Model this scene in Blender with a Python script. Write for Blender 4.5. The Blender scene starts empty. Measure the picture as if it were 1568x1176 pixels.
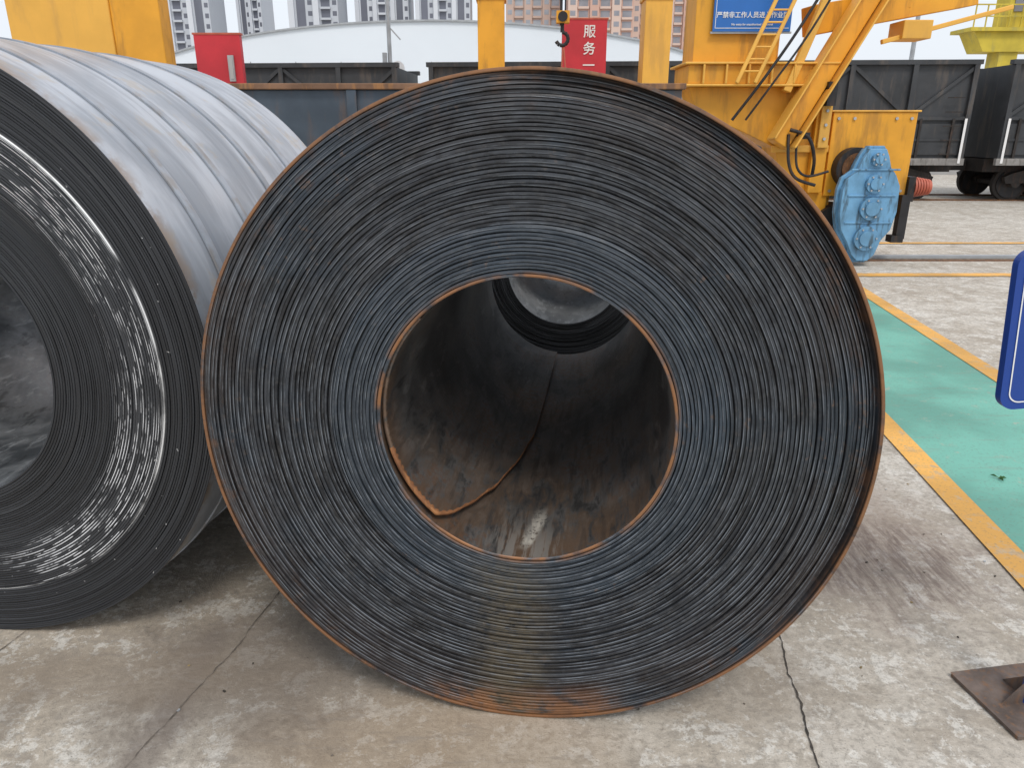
import bpy, math, random
from mathutils import Vector, Matrix, noise as mnoise
random.seed(7)
scene = bpy.context.scene
R_ = math.radians

# ------------------------------------------------------------------ materials
def newmat(name):
    m = bpy.data.materials.new(name); m.use_nodes = True
    nt = m.node_tree
    return m, nt, nt.nodes['Principled BSDF']
def nd(nt, typ, **kw):
    n = nt.nodes.new(typ)
    for k, v in kw.items(): setattr(n, k, v)
    return n
def setin(nt, sock, v):
    if hasattr(v, 'is_linked') or hasattr(v, 'links'): nt.links.new(v, sock)
    else: sock.default_value = v
def mth(nt, op, a, b=0.0, c=0.0, clamp=False):
    n = nd(nt, 'ShaderNodeMath', operation=op); n.use_clamp = clamp
    setin(nt, n.inputs[0], a); setin(nt, n.inputs[1], b); setin(nt, n.inputs[2], c)
    return n.outputs[0]
def mix(nt, f, a, b, blend='MIX'):
    n = nd(nt, 'ShaderNodeMixRGB', blend_type=blend)
    for s, v in zip(n.inputs, (f, a, b)):
        if isinstance(v, tuple) and len(v) == 3: v = (*v, 1)
        setin(nt, s, v)
    return n.outputs[0]
def noise(nt, vec, scale, detail=4, rough=.55, dist=0):
    n = nd(nt, 'ShaderNodeTexNoise')
    n.inputs['Scale'].default_value = scale; n.inputs['Detail'].default_value = min(detail, 5)
    n.inputs['Roughness'].default_value = rough; n.inputs['Distortion'].default_value = dist
    if vec is not None: nt.links.new(vec, n.inputs['Vector'])
    return n.outputs['Fac']
def ss(nt, v, lo, hi):
    n = nd(nt, 'ShaderNodeMapRange', interpolation_type='SMOOTHSTEP')
    setin(nt, n.inputs[0], v)
    if lo < hi:
        n.inputs[1].default_value = lo; n.inputs[2].default_value = hi
    else:
        n.inputs[1].default_value = hi; n.inputs[2].default_value = lo
        n.inputs[3].default_value = 1; n.inputs[4].default_value = 0
    return n.outputs[0]
def comb(nt, x, y, z):
    n = nd(nt, 'ShaderNodeCombineXYZ')
    for s, v in zip(n.inputs, (x, y, z)): setin(nt, s, v)
    return n.outputs[0]
def mapping(nt, vec, scale, rot=(0, 0, 0)):
    n = nd(nt, 'ShaderNodeMapping'); n.inputs['Scale'].default_value = scale; n.inputs['Rotation'].default_value = rot
    nt.links.new(vec, n.inputs[0]); return n.outputs[0]
def bump(nt, h, strength, dist=.01):
    n = nd(nt, 'ShaderNodeBump'); n.inputs['Strength'].default_value = strength; n.inputs['Distance'].default_value = dist
    nt.links.new(h, n.inputs['Height']); return n.outputs[0]

def paint(name, col, rough=.5, metal=0., var=.25, scale=3., grime=None, gamt=.5, bmp=.1):
    m, nt, p = newmat(name)
    tc = nd(nt, 'ShaderNodeTexCoord').outputs['Object']
    n1 = noise(nt, tc, scale, 5, .6); n2 = noise(nt, mapping(nt, tc, (scale*3, scale*3, scale*.6)), 1.3, 5, .6)
    dark = tuple(c*(1-var) for c in col); lite = tuple(min(1, c*(1+var*.5)) for c in col)
    c = mix(nt, ss(nt, n1, .3, .7), dark, lite)
    if grime:
        g = mth(nt, 'MULTIPLY', ss(nt, n2, .50, .68), gamt)
        c = mix(nt, g, c, grime)
    nt.links.new(c, p.inputs['Base Color'])
    p.inputs['Metallic'].default_value = metal
    nt.links.new(mth(nt, 'MULTIPLY_ADD', n2, .25, rough-.12), p.inputs['Roughness'])
    nt.links.new(bump(nt, n2, bmp, .01), p.inputs['Normal'])
    return m

M_orange = paint('orange_paint', (.78, .36, .025), .5, 0, .15, 1.5, (.30, .14, .03), .55)
M_orange2 = paint('orange_paint_faded', (.80, .43, .07), .55, 0, .12, 1.0, (.45, .25, .08), .4)
M_yellowc = paint('crane_yellow', (.62, .48, .05), .6, 0, .2, 1.0, (.3, .28, .12), .5)
M_blueg = paint('light_blue_paint', (.15, .35, .56), .45, 0, .25, 4, (.05, .08, .10), .85)
M_blue = paint('sign_blue', (.012, .055, .30), .4, 0, .08, 3)
M_blue2 = paint('banner_blue', (.02, .15, .50), .45, 0, .1, 2)
M_red = paint('banner_red', (.55, .03, .045), .5, 0, .15, 1.5)
M_white = paint('white_paint', (.8, .8, .8), .5, 0, .06, 2)
M_black = paint('black_iron', (.025, .025, .028), .6, .2, .4, 4, (.10, .06, .04), .5)
M_wag = paint('wagon_black', (.046, .050, .056), .6, .1, .35, 1.2, (.12, .10, .085), .6)
M_wagd = paint('wagon_dust', (.26, .25, .24), .8, 0, .4, 2.5, (.08, .07, .06), .7)
M_bogie = paint('bogie_iron', (.03, .026, .024), .75, .1, .4, 5, (.09, .05, .035), .6)
M_rust = paint('rusty_steel', (.16, .075, .035), .8, .1, .5, 12, (.30, .13, .04), .7, .4)
M_rustb = paint('rust_edge', (.26, .11, .045), .8, 0, .5, 14, (.42, .19, .07), .7, .4)
M_plate = paint('base_plate_steel', (.17, .13, .11), .7, .2, .4, 14, (.26, .13, .06), .6, .3)
M_salm = paint('motor_red', (.50, .12, .07), .5, 0, .2, 5)
M_shed = paint('shed_white', (.78, .84, .90), .5, 0, .04, .1)
M_wall = paint('wall_grey', (.42, .42, .42), .8, 0, .15, .3)
M_galv = paint('galvanised', (.42, .44, .46), .5, .3, .15, 4)
M_bin = paint('bin_steel', (.085, .11, .14), .45, .4, .3, 1.6, (.20, .11, .06), .5)
M_binrust = paint('bin_rust', (.22, .12, .07), .7, .1, .4, 4, (.42, .20, .07), .7)
M_bldg = paint('tower_grey', (.50, .53, .58), .8, 0, .06, .02)  # tower colours kept pale and low in contrast, painting in distance haze
M_bldgd = paint('tower_dark', (.15, .16, .20), .5, 0, .15, .05)
M_bldgw = paint('tower_white', (.62, .65, .70), .8, 0, .05, .02)
M_salmon = paint('tower_salmon', (.56, .36, .29), .8, 0, .06, .02)
M_beige = paint('tower_beige', (.62, .47, .40), .8, 0, .06, .02)
M_win = paint('tower_window', (.28, .28, .31), .3, 0, .2, .2)
M_winlt = paint('tower_window_pale', (.40, .43, .48), .3, 0, .2, .2)
M_leaf = paint('weed_green', (.07, .17, .05), .7, 0, .3, 30)
M_straw = paint('dry_leaf', (.30, .22, .10), .8, 0, .3, 30)
M_joint = paint('joint_dirt', (.07, .06, .05), .95, 0, .5, 20)
M_joint2 = paint('joint_dirt_pale', (.20, .17, .14), .95, 0, .5, 20)

def make_ground_mat():
    m, nt, p = newmat('concrete')
    tc = nd(nt, 'ShaderNodeTexCoord').outputs['Object']
    big = noise(nt, tc, .75, 5, .62, .3); mid = noise(nt, tc, 3.6, 5, .68, .5); fine = noise(nt, tc, 48, 5, .8)
    spk = noise(nt, tc, 190, 2, .6); m2 = noise(nt, tc, 12, 5, .75, .2)
    lt = noise(nt, tc, 7, 5, .85, .15)
    sep = nd(nt, 'ShaderNodeSeparateXYZ'); nt.links.new(tc, sep.inputs[0]); X, Y = sep.outputs[0], sep.outputs[1]
    c = mix(nt, ss(nt, big, .40, .60), (.44, .38, .305), (.61, .565, .495))
    # slab right of the joint is paler
    c = mix(nt, mth(nt, 'MULTIPLY', ss(nt, X, .76, .80), .4), c, (.60, .57, .52))
    c = mix(nt, mth(nt, 'MULTIPLY', ss(nt, mid, .47, .60), .60), c, (.35, .30, .24))
    c = mix(nt, mth(nt, 'MULTIPLY', ss(nt, m2, .49, .60), .50), c, (.32, .285, .24))
    c = mix(nt, mth(nt, 'MULTIPLY', ss(nt, lt, .52, .58), .60), c, (.75, .73, .68))
    c = mix(nt, mth(nt, 'MULTIPLY', ss(nt, fine, .47, .64), .60), c, (.28, .255, .22))
    c = mix(nt, mth(nt, 'MULTIPLY', ss(nt, fine, .44, .33), .45), c, (.78, .75, .69))
    c = mix(nt, mth(nt, 'MULTIPLY', ss(nt, spk, .61, .69), .65), c, (.16, .145, .13))
    st = noise(nt, mapping(nt, tc, (5, 26, 1), (0, 0, R_(35))), 1.0, 5, .7, .3)
    st2 = noise(nt, mapping(nt, tc, (30, 4, 1), (0, 0, R_(20))), 1.0, 5, .75, .5)
    def blob(cx, cy, rx, ry, k=1.2):
        a = mth(nt, 'DIVIDE', mth(nt, 'SUBTRACT', X, cx), rx); b = mth(nt, 'DIVIDE', mth(nt, 'SUBTRACT', Y, cy), ry)
        d = mth(nt, 'SQRT', mth(nt, 'ADD', mth(nt, 'MULTIPLY', a, a), mth(nt, 'MULTIPLY', b, b)))
        d = mth(nt, 'ADD', d, mth(nt, 'MULTIPLY_ADD', mid, k, -k*.5))
        return ss(nt, d, 1.1, .35)
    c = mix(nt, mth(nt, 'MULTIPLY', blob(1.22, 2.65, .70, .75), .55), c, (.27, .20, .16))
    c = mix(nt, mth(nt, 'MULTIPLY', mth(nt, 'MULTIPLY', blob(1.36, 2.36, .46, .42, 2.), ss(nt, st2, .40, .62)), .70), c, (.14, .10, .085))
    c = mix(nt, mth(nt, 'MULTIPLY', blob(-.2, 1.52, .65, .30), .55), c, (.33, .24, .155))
    c = mix(nt, mth(nt, 'MULTIPLY', blob(-.75, 1.80, .55, .40, 1.8), .72), c, (.15, .12, .095))  # concrete darkened beneath and between the coils, their shade put into the colour
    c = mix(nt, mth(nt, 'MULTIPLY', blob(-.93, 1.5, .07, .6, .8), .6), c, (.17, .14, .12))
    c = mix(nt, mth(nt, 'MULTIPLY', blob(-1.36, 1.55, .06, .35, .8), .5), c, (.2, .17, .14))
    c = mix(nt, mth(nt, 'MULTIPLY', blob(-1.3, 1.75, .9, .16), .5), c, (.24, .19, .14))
    c = mix(nt, mth(nt, 'MULTIPLY', blob(.65, 1.75, .35, .30), .35), c, (.28, .235, .19))
    c = mix(nt, mth(nt, 'MULTIPLY', ss(nt, st, .55, .66), .45), c, (.26, .225, .19))
    nt.links.new(c, p.inputs['Base Color'])
    p.inputs['Roughness'].default_value = .88
    h = mth(nt, 'ADD', mth(nt, 'MULTIPLY', fine, .5), mth(nt, 'MULTIPLY', m2, .8))
    nt.links.new(bump(nt, h, .5, .012), p.inputs['Normal'])
    return m
M_ground = make_ground_mat()

def worn(name, col, wear_lo=.60, wear_hi=.72):
    m, nt, p = newmat(name)
    tc = nd(nt, 'ShaderNodeTexCoord').outputs['Object']
    n = noise(nt, tc, 9, 5, .8); b = noise(nt, tc, 1.4, 5); f = noise(nt, tc, 90, 3)
    st = noise(nt, mapping(nt, tc, (3, 22, 1), (0, 0, R_(-30))), 1.0, 5, .7, .2)
    c = mix(nt, ss(nt, b, .36, .64), tuple(x*.80 for x in col), tuple(min(1, x*1.12) for x in col))
    c = mix(nt, mth(nt, 'MULTIPLY', ss(nt, n, wear_lo, wear_hi), .65), c, (.42, .38, .31))
    c = mix(nt, mth(nt, 'MULTIPLY', ss(nt, st, .54, .68), .32), c, (.25, .24, .2))
    c = mix(nt, mth(nt, 'MULTIPLY', ss(nt, f, .54, .70), .35), c, (.15, .14, .12))
    nt.links.new(c, p.inputs['Base Color']); p.inputs['Roughness'].default_value = .7
    nt.links.new(bump(nt, n, .15, .005), p.inputs['Normal'])
    return m
M_yl = worn('yellow_line', (.78, .42, .10), .53, .64); M_green = worn('green_lane', (.16, .42, .34), .58, .70)

# coil materials
def coil_coords(nt):
    tc = nd(nt, 'ShaderNodeTexCoord').outputs['Object']
    A = lambda n: nd(nt, 'ShaderNodeAttribute', attribute_name=n).outputs['Fac']
    return tc, A('rad'), A('rnd'), A('ca'), A('sa'), A('ed')

def face_mat_front():
    m, nt, p = newmat('coil_edge_steel')
    tc, rad, rnd, ca, sa, ed = coil_coords(nt)
    pol = lambda k, q: comb(nt, mth(nt, 'MULTIPLY', ca, k), mth(nt, 'MULTIPLY', rad, q), mth(nt, 'MULTIPLY', sa, k))
    wr = lambda k, q: comb(nt, mth(nt, 'MULTIPLY', ca, k), mth(nt, 'MULTIPLY', rnd, q), mth(nt, 'MULTIPLY', sa, k))
    n1 = noise(nt, wr(2.0, 70), 1.0, 4, .6)
    n2 = noise(nt, wr(14, 90), 1.0, 5, .65)
    n3 = noise(nt, tc, 3.0, 4, .6); n4 = noise(nt, tc, 45, 4, .7)
    n5 = noise(nt, pol(10, 26), 1.0, 5, .65)
    c = mix(nt, ss(nt, n1, .32, .68), (.015, .0155, .018), (.052, .058, .068))
    c = mix(nt, mth(nt, 'MULTIPLY', ss(nt, n2, .54, .72), .30), c, (.12, .132, .152))
    c = mix(nt, mth(nt, 'MULTIPLY', ss(nt, n2, .44, .30), .5), c, (.010, .010, .011))
    c = mix(nt, mth(nt, 'MULTIPLY', mth(nt, 'MULTIPLY', ss(nt, n5, .56, .64), ss(nt, rad, .47, .55)), .6), c, (.012, .012, .014))
    inner = ss(nt, rad, .478, .462)
    c = mix(nt, mth(nt, 'MULTIPLY', inner, .42), c, (.06, .082, .108))
    c = mix(nt, mth(nt, 'MULTIPLY', ss(nt, n3, .50, .66), .30), c, (.035, .06, .090))
    br = mth(nt, 'MULTIPLY', ss(nt, rad, .60, .80), ss(nt, n3, .60, .42))
    c = mix(nt, mth(nt, 'MULTIPLY', br, .45), c, (.060, .044, .038))
    e1 = mth(nt, 'MULTIPLY', ss(nt, ed, .35, 1.0), ss(nt, noise(nt, wr(7, 50), 1.0, 4, .6), .40, .64))
    c = mix(nt, mth(nt, 'MULTIPLY', e1, .60), c, (.30, .335, .38))
    c = mix(nt, mth(nt, 'MULTIPLY', ss(nt, n4, .5, .75), .10), c, (.32, .30, .27))
    sep = nd(nt, 'ShaderNodeSeparateXYZ'); nt.links.new(tc, sep.inputs[0]); X, Z = sep.outputs[0], sep.outputs[2]
    bx = mth(nt, 'ABSOLUTE', mth(nt, 'SUBTRACT', X, mth(nt, 'MULTIPLY_ADD', n3, .12, -.09)))
    band = mth(nt, 'MULTIPLY', ss(nt, bx, .14, .02), ss(nt, Z, .52, .42))
    c = mix(nt, mth(nt, 'MULTIPLY', mth(nt, 'MULTIPLY', band, ss(nt, n2, .25, .6)), .45), c, (.18, .14, .075))
    bot = mth(nt, 'MULTIPLY', mth(nt, 'MULTIPLY', ss(nt, rad, .69, .79), ss(nt, sa, -.93, -.985)), ss(nt, n5, .36, .58))
    c = mix(nt, mth(nt, 'MULTIPLY', bot, .85), c, (.32, .145, .06))
    na = noise(nt, comb(nt, mth(nt, 'MULTIPLY', ca, 5), 0.0, mth(nt, 'MULTIPLY', sa, 5)), 1, 5, .7)
    rr = mth(nt, 'MULTIPLY', ss(nt, rad, .789, .796), ss(nt, na, .34, .54))
    c = mix(nt, mth(nt, 'MULTIPLY', rr, .9), c, (.28, .13, .055))
    rr2 = mth(nt, 'MULTIPLY', mth(nt, 'MULTIPLY', ss(nt, rad, .70, .80), ss(nt, n5, .50, .64)), ss(nt, na, .44, .58))
    c = mix(nt, mth(nt, 'MULTIPLY', rr2, .7), c, (.16, .085, .05))
    rsp = mth(nt, 'MULTIPLY', ss(nt, n4, .58, .68), ss(nt, n3, .52, .66))
    c = mix(nt, mth(nt, 'MULTIPLY', rsp, .45), c, (.22, .11, .05))
    lip = mth(nt, 'MULTIPLY', ss(nt, rad, .364, .350), ss(nt, noise(nt, tc, 8, 5), .40, .56))
    c = mix(nt, mth(nt, 'MULTIPLY', lip, .9), c, (.33, .15, .06))
    c = mix(nt, mth(nt, 'MULTIPLY', ss(nt, ed, -.15, -.9), .9), c, (.006, .006, .006))  # grooves between wraps blackened in the colour, reinforcing their occlusion
    nt.links.new(c, p.inputs['Base Color'])
    p.inputs['Metallic'].default_value = .25
    nt.links.new(mth(nt, 'MULTIPLY_ADD', n1, .30, .33), p.inputs['Roughness'])
    h = mth(nt, 'ADD', mth(nt, 'MULTIPLY', n2, .5), mth(nt, 'MULTIPLY', n4, .4))
    nt.links.new(bump(nt, h, .35, .003), p.inputs['Normal'])
    return m
M_face = face_mat_front()

def face_mat_left():
    m, nt, p = newmat('coil_edge_shiny')
    tc, rad, rnd, ca, sa, ed = coil_coords(nt)
    wr = lambda k, q: comb(nt, mth(nt, 'MULTIPLY', ca, k), mth(nt, 'MULTIPLY', rnd, q), mth(nt, 'MULTIPLY', sa, k))
    pol = lambda k, q: comb(nt, mth(nt, 'MULTIPLY', ca, k), mth(nt, 'MULTIPLY', rad, q), mth(nt, 'MULTIPLY', sa, k))
    n1 = noise(nt, wr(1.6, 60), 1.0, 3, .6)
    n2 = noise(nt, wr(6, 120), 1.0, 4, .6)
    n3 = noise(nt, tc, 60, 2, .6); n4 = noise(nt, pol(3, 14), 1.0, 4, .6)
    c = mix(nt, ss(nt, n1, .3, .7), (.018, .019, .022), (.040, .043, .049))
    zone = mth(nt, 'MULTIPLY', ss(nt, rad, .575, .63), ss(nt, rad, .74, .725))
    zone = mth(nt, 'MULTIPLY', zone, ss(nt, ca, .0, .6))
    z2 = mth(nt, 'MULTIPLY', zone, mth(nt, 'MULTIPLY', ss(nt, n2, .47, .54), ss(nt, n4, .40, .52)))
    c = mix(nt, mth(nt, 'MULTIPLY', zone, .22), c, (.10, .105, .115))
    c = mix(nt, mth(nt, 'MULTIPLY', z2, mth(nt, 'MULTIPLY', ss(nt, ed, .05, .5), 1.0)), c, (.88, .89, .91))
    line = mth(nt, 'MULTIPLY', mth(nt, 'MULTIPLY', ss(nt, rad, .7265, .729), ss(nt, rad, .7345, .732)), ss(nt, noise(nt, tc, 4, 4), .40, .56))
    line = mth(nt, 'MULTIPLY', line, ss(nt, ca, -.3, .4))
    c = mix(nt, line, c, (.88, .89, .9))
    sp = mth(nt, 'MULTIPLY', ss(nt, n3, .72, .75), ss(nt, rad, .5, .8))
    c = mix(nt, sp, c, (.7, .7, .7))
    c = mix(nt, mth(nt, 'MULTIPLY', ss(nt, ed, -.3, -1.0), .6), c, (.010, .010, .010))  # wrap gaps darkened in the colour too, as painted crease shade
    nt.links.new(c, p.inputs['Base Color'])
    p.inputs['Metallic'].default_value = .2
    nt.links.new(mth(nt, 'MULTIPLY_ADD', n1, .3, .32), p.inputs['Roughness'])
    nt.links.new(bump(nt, n4, .15, .003), p.inputs['Normal'])
    return m
M_faceL = face_mat_left()

def bore_mat(name, base, hi, met=.55, rust=.4, mark=False):
    m, nt, p = newmat(name)
    tc = nd(nt, 'ShaderNodeTexCoord').outputs['Object']
    n1 = noise(nt, mapping(nt, tc, (2, 1.2, 2)), 1.6, 5, .62, .5); n2 = noise(nt, mapping(nt, tc, (10, 3, 10)), 2.2, 5, .7, .3)
    n3 = noise(nt, tc, 60, 4, .7)
    c = mix(nt, ss(nt, n1, .36, .64), base, hi)
    c = mix(nt, mth(nt, 'MULTIPLY', ss(nt, n2, .54, .66), .4), c, tuple(min(1, x*1.8) for x in hi))
    c = mix(nt, mth(nt, 'MULTIPLY', ss(nt, n2, .45, .34), .6), c, tuple(x*.4 for x in base))
    sep = nd(nt, 'ShaderNodeSeparateXYZ'); nt.links.new(tc, sep.inputs[0]); X, Y, Z = sep.outputs
    if mark:
        edge = mth(nt, 'MULTIPLY', ss(nt, Y, .16, .0), ss(nt, n2, .38, .56))
        c = mix(nt, mth(nt, 'MULTIPLY', edge, .75), c, (.17, .10, .06))
        lowr = mth(nt, 'MULTIPLY', mth(nt, 'MULTIPLY', ss(nt, Z, .90, .5), ss(nt, Y, 1.2, .1)), ss(nt, n2, .42, .56))
        c = mix(nt, mth(nt, 'MULTIPLY', lowr, .65), c, (.17, .11, .07))
        stk = noise(nt, mapping(nt, tc, (60, 5, 1)), 1.0, 4, .6)
        c = mix(nt, mth(nt, 'MULTIPLY', mth(nt, 'MULTIPLY', ss(nt, stk, .5, .62), ss(nt, Z, .9, .55)), .4), c, (.05, .042, .038))
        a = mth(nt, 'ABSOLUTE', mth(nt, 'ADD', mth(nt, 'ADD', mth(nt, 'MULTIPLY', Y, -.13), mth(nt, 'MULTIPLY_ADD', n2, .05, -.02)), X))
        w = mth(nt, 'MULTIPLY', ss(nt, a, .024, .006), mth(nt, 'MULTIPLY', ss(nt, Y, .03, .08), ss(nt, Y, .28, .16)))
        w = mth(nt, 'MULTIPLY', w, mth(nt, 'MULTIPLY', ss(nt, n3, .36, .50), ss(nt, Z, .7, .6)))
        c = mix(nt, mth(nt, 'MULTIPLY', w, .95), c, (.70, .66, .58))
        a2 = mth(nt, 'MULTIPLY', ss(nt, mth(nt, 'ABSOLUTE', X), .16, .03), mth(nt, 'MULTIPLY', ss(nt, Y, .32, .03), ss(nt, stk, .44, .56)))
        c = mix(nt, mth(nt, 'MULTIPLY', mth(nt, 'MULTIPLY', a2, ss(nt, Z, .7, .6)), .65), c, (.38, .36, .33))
    c = mix(nt, mth(nt, 'MULTIPLY', mth(nt, 'MULTIPLY', ss(nt, n1, .50, .62), ss(nt, n3, .45, .60)), rust), c, (.20, .105, .06))
    nt.links.new(c, p.inputs['Base Color'])
    p.inputs['Metallic'].default_value = met
    nt.links.new(mth(nt, 'MULTIPLY_ADD', n2, .35, .20), p.inputs['Roughness'])
    nt.links.new(bump(nt, n2, .18, .006), p.inputs['Normal'])
    return m
M_bore = bore_mat('coil_bore_steel', (.070, .067, .066), (.19, .187, .185), .35, .6, True)
M_boreB = bore_mat('coil_bore_mid', (.22, .23, .24), (.44, .46, .48), .3, .25)
M_boreL = bore_mat('coil_bore_light', (.08, .09, .10), (.36, .38, .40), .4, .25)
M_outer = bore_mat('coil_skin_dark', (.06, .065, .075), (.13, .14, .16), .5, .4)

def skin_light():
    m, nt, p = newmat('coil_skin_light')
    tc = nd(nt, 'ShaderNodeTexCoord').outputs['Object']
    n1 = noise(nt, mapping(nt, tc, (1, 3, 1)), 2.0, 5, .6, .4); n2 = noise(nt, tc, 7, 5, .7); n3 = noise(nt, mapping(nt, tc, (1.2, 16, 1.2)), 1.4, 5, .6)
    c = mix(nt, ss(nt, n1, .36, .64), (.34, .375, .425), (.56, .60, .66))
    c = mix(nt, mth(nt, 'MULTIPLY', ss(nt, n3, .52, .64), .4), c, (.24, .27, .32))
    c = mix(nt, mth(nt, 'MULTIPLY', ss(nt, n2, .55, .66), .4), c, (.52, .43, .32))
    sep = nd(nt, 'ShaderNodeSeparateXYZ'); nt.links.new(tc, sep.inputs[0]); Y = sep.outputs[1]
    for sy in (.16, .42, .68, .94):
        d = mth(nt, 'ABSOLUTE', mth(nt, 'SUBTRACT', Y, sy+.016))
        c = mix(nt, mth(nt, 'MULTIPLY', ss(nt, d, .030, .016), .8), c, (.12, .12, .13))
    c = mix(nt, mth(nt, 'MULTIPLY', mth(nt, 'MULTIPLY', ss(nt, Y, .07, .0), ss(nt, n2, .4, .56)), .7), c, (.28, .19, .12))
    nt.links.new(c, p.inputs['Base Color']); p.inputs['Metallic'].default_value = .3
    nt.links.new(mth(nt, 'MULTIPLY_ADD', n2, .3, .26), p.inputs['Roughness'])
    nt.links.new(bump(nt, n1, .1, .01), p.inputs['Normal'])
    return m
M_skin = skin_light()
M_strap = paint('strap_steel', (.40, .44, .50), .4, .3, .25, 6, (.30, .22, .14), .4)

# ------------------------------------------------------------------ mesh builder
class MB:
    def __init__(s): s.v = []; s.f = []; s.mi = []; s.mats = []; s.sm = []
    def m(s, mat):
        if mat not in s.mats: s.mats.append(mat)
        return s.mats.index(mat)
    def add(s, vs, fs, mat, smooth=False):
        o = len(s.v); s.v += [tuple(v) for v in vs]; k = s.m(mat)
        for f in fs: s.f.append(tuple(i+o for i in f)); s.mi.append(k); s.sm.append(smooth)
    def box(s, a, b, mat, M=None):
        x0, y0, z0 = a; x1, y1, z1 = b
        vs = [Vector(q) for q in ((x0,y0,z0),(x1,y0,z0),(x1,y1,z0),(x0,y1,z0),(x0,y0,z1),(x1,y0,z1),(x1,y1,z1),(x0,y1,z1))]
        if M: vs = [M @ q for q in vs]
        s.add(vs, [(0,3,2,1),(4,5,6,7),(0,1,5,4),(1,2,6,5),(2,3,7,6),(3,0,4,7)], mat)
    def beam(s, p, q, w, h, mat, up=(0, 1, 0)):
        p = Vector(p); q = Vector(q); d = q-p; L = d.length; d.normalize()
        u = Vector(up); sx = d.cross(u)
        if sx.length < 1e-4: sx = d.cross(Vector((1, 0, 0)))
        sx.normalize(); uy = sx.cross(d)
        M = Matrix((sx, uy, d)).transposed().to_4x4(); M.translation = p
        s.box((-w/2, -h/2, 0), (w/2, h/2, L), mat, M)
    def cyl(s, p, q, r, mat, n=20, r2=None, smooth=True, caps=True):
        r2 = r if r2 is None else r2
        p = Vector(p); q = Vector(q); d = (q-p).normalized()
        a = d.orthogonal().normalized(); b = d.cross(a)
        ring = lambda c, rr: [c + (a*math.cos(t)+b*math.sin(t))*rr for t in [2*math.pi*i/n for i in range(n)]]
        s.add(ring(p, r)+ring(q, r2), [(i, (i+1) % n, n+(i+1) % n, n+i) for i in range(n)], mat, smooth)
        if caps: s.add(ring(p, r)+ring(q, r2), [tuple(range(n))[::-1], tuple(range(n, 2*n))], mat)
    def prism(s, poly, y0, y1, mat):
        n = len(poly)
        vs = [(x, y0, z) for x, z in poly]+[(x, y1, z) for x, z in poly]
        s.add(vs, [tuple(range(n)), tuple(range(n, 2*n))[::-1]]+[(i, n+i, n+(i+1) % n, (i+1) % n) for i in range(n)], mat)
    def obj(s, name, loc=(0, 0, 0), rz=0, bevel=0, parent=None):
        me = bpy.data.meshes.new(name); me.from_pydata(s.v, [], s.f)
        for m in s.mats: me.materials.append(m)
        me.polygons.foreach_set('material_index', s.mi); me.polygons.foreach_set('use_smooth', s.sm)
        me.update()
        o = bpy.data.objects.new(name, me); scene.collection.objects.link(o)
        o.location = loc; o.rotation_euler = (0, 0, rz)
        if bevel:
            b = o.modifiers.new('bev', 'BEVEL'); b.width = bevel; b.segments = 2; b.limit_method = 'ANGLE'; b.angle_limit = R_(40)
        if parent: o.parent = parent
        return o
def empty(name, loc=(0, 0, 0), rz=0):
    o = bpy.data.objects.new(name, None); scene.collection.objects.link(o); o.location = loc; o.rotation_euler = (0, 0, rz); return o
def text(name, body, size, loc, parent, mat, rot=(R_(90), 0, 0), align='CENTER', sp=1.0):
    c = bpy.data.curves.new(name, 'FONT'); c.body = body; c.size = size; c.align_x = align; c.extrude = .002; c.space_line = sp
    c.offset = size*.012
    c.materials.append(mat)
    o = bpy.data.objects.new(name, c); scene.collection.objects.link(o); o.location = loc; o.rotation_euler = rot; o.parent = parent
    return o

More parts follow.
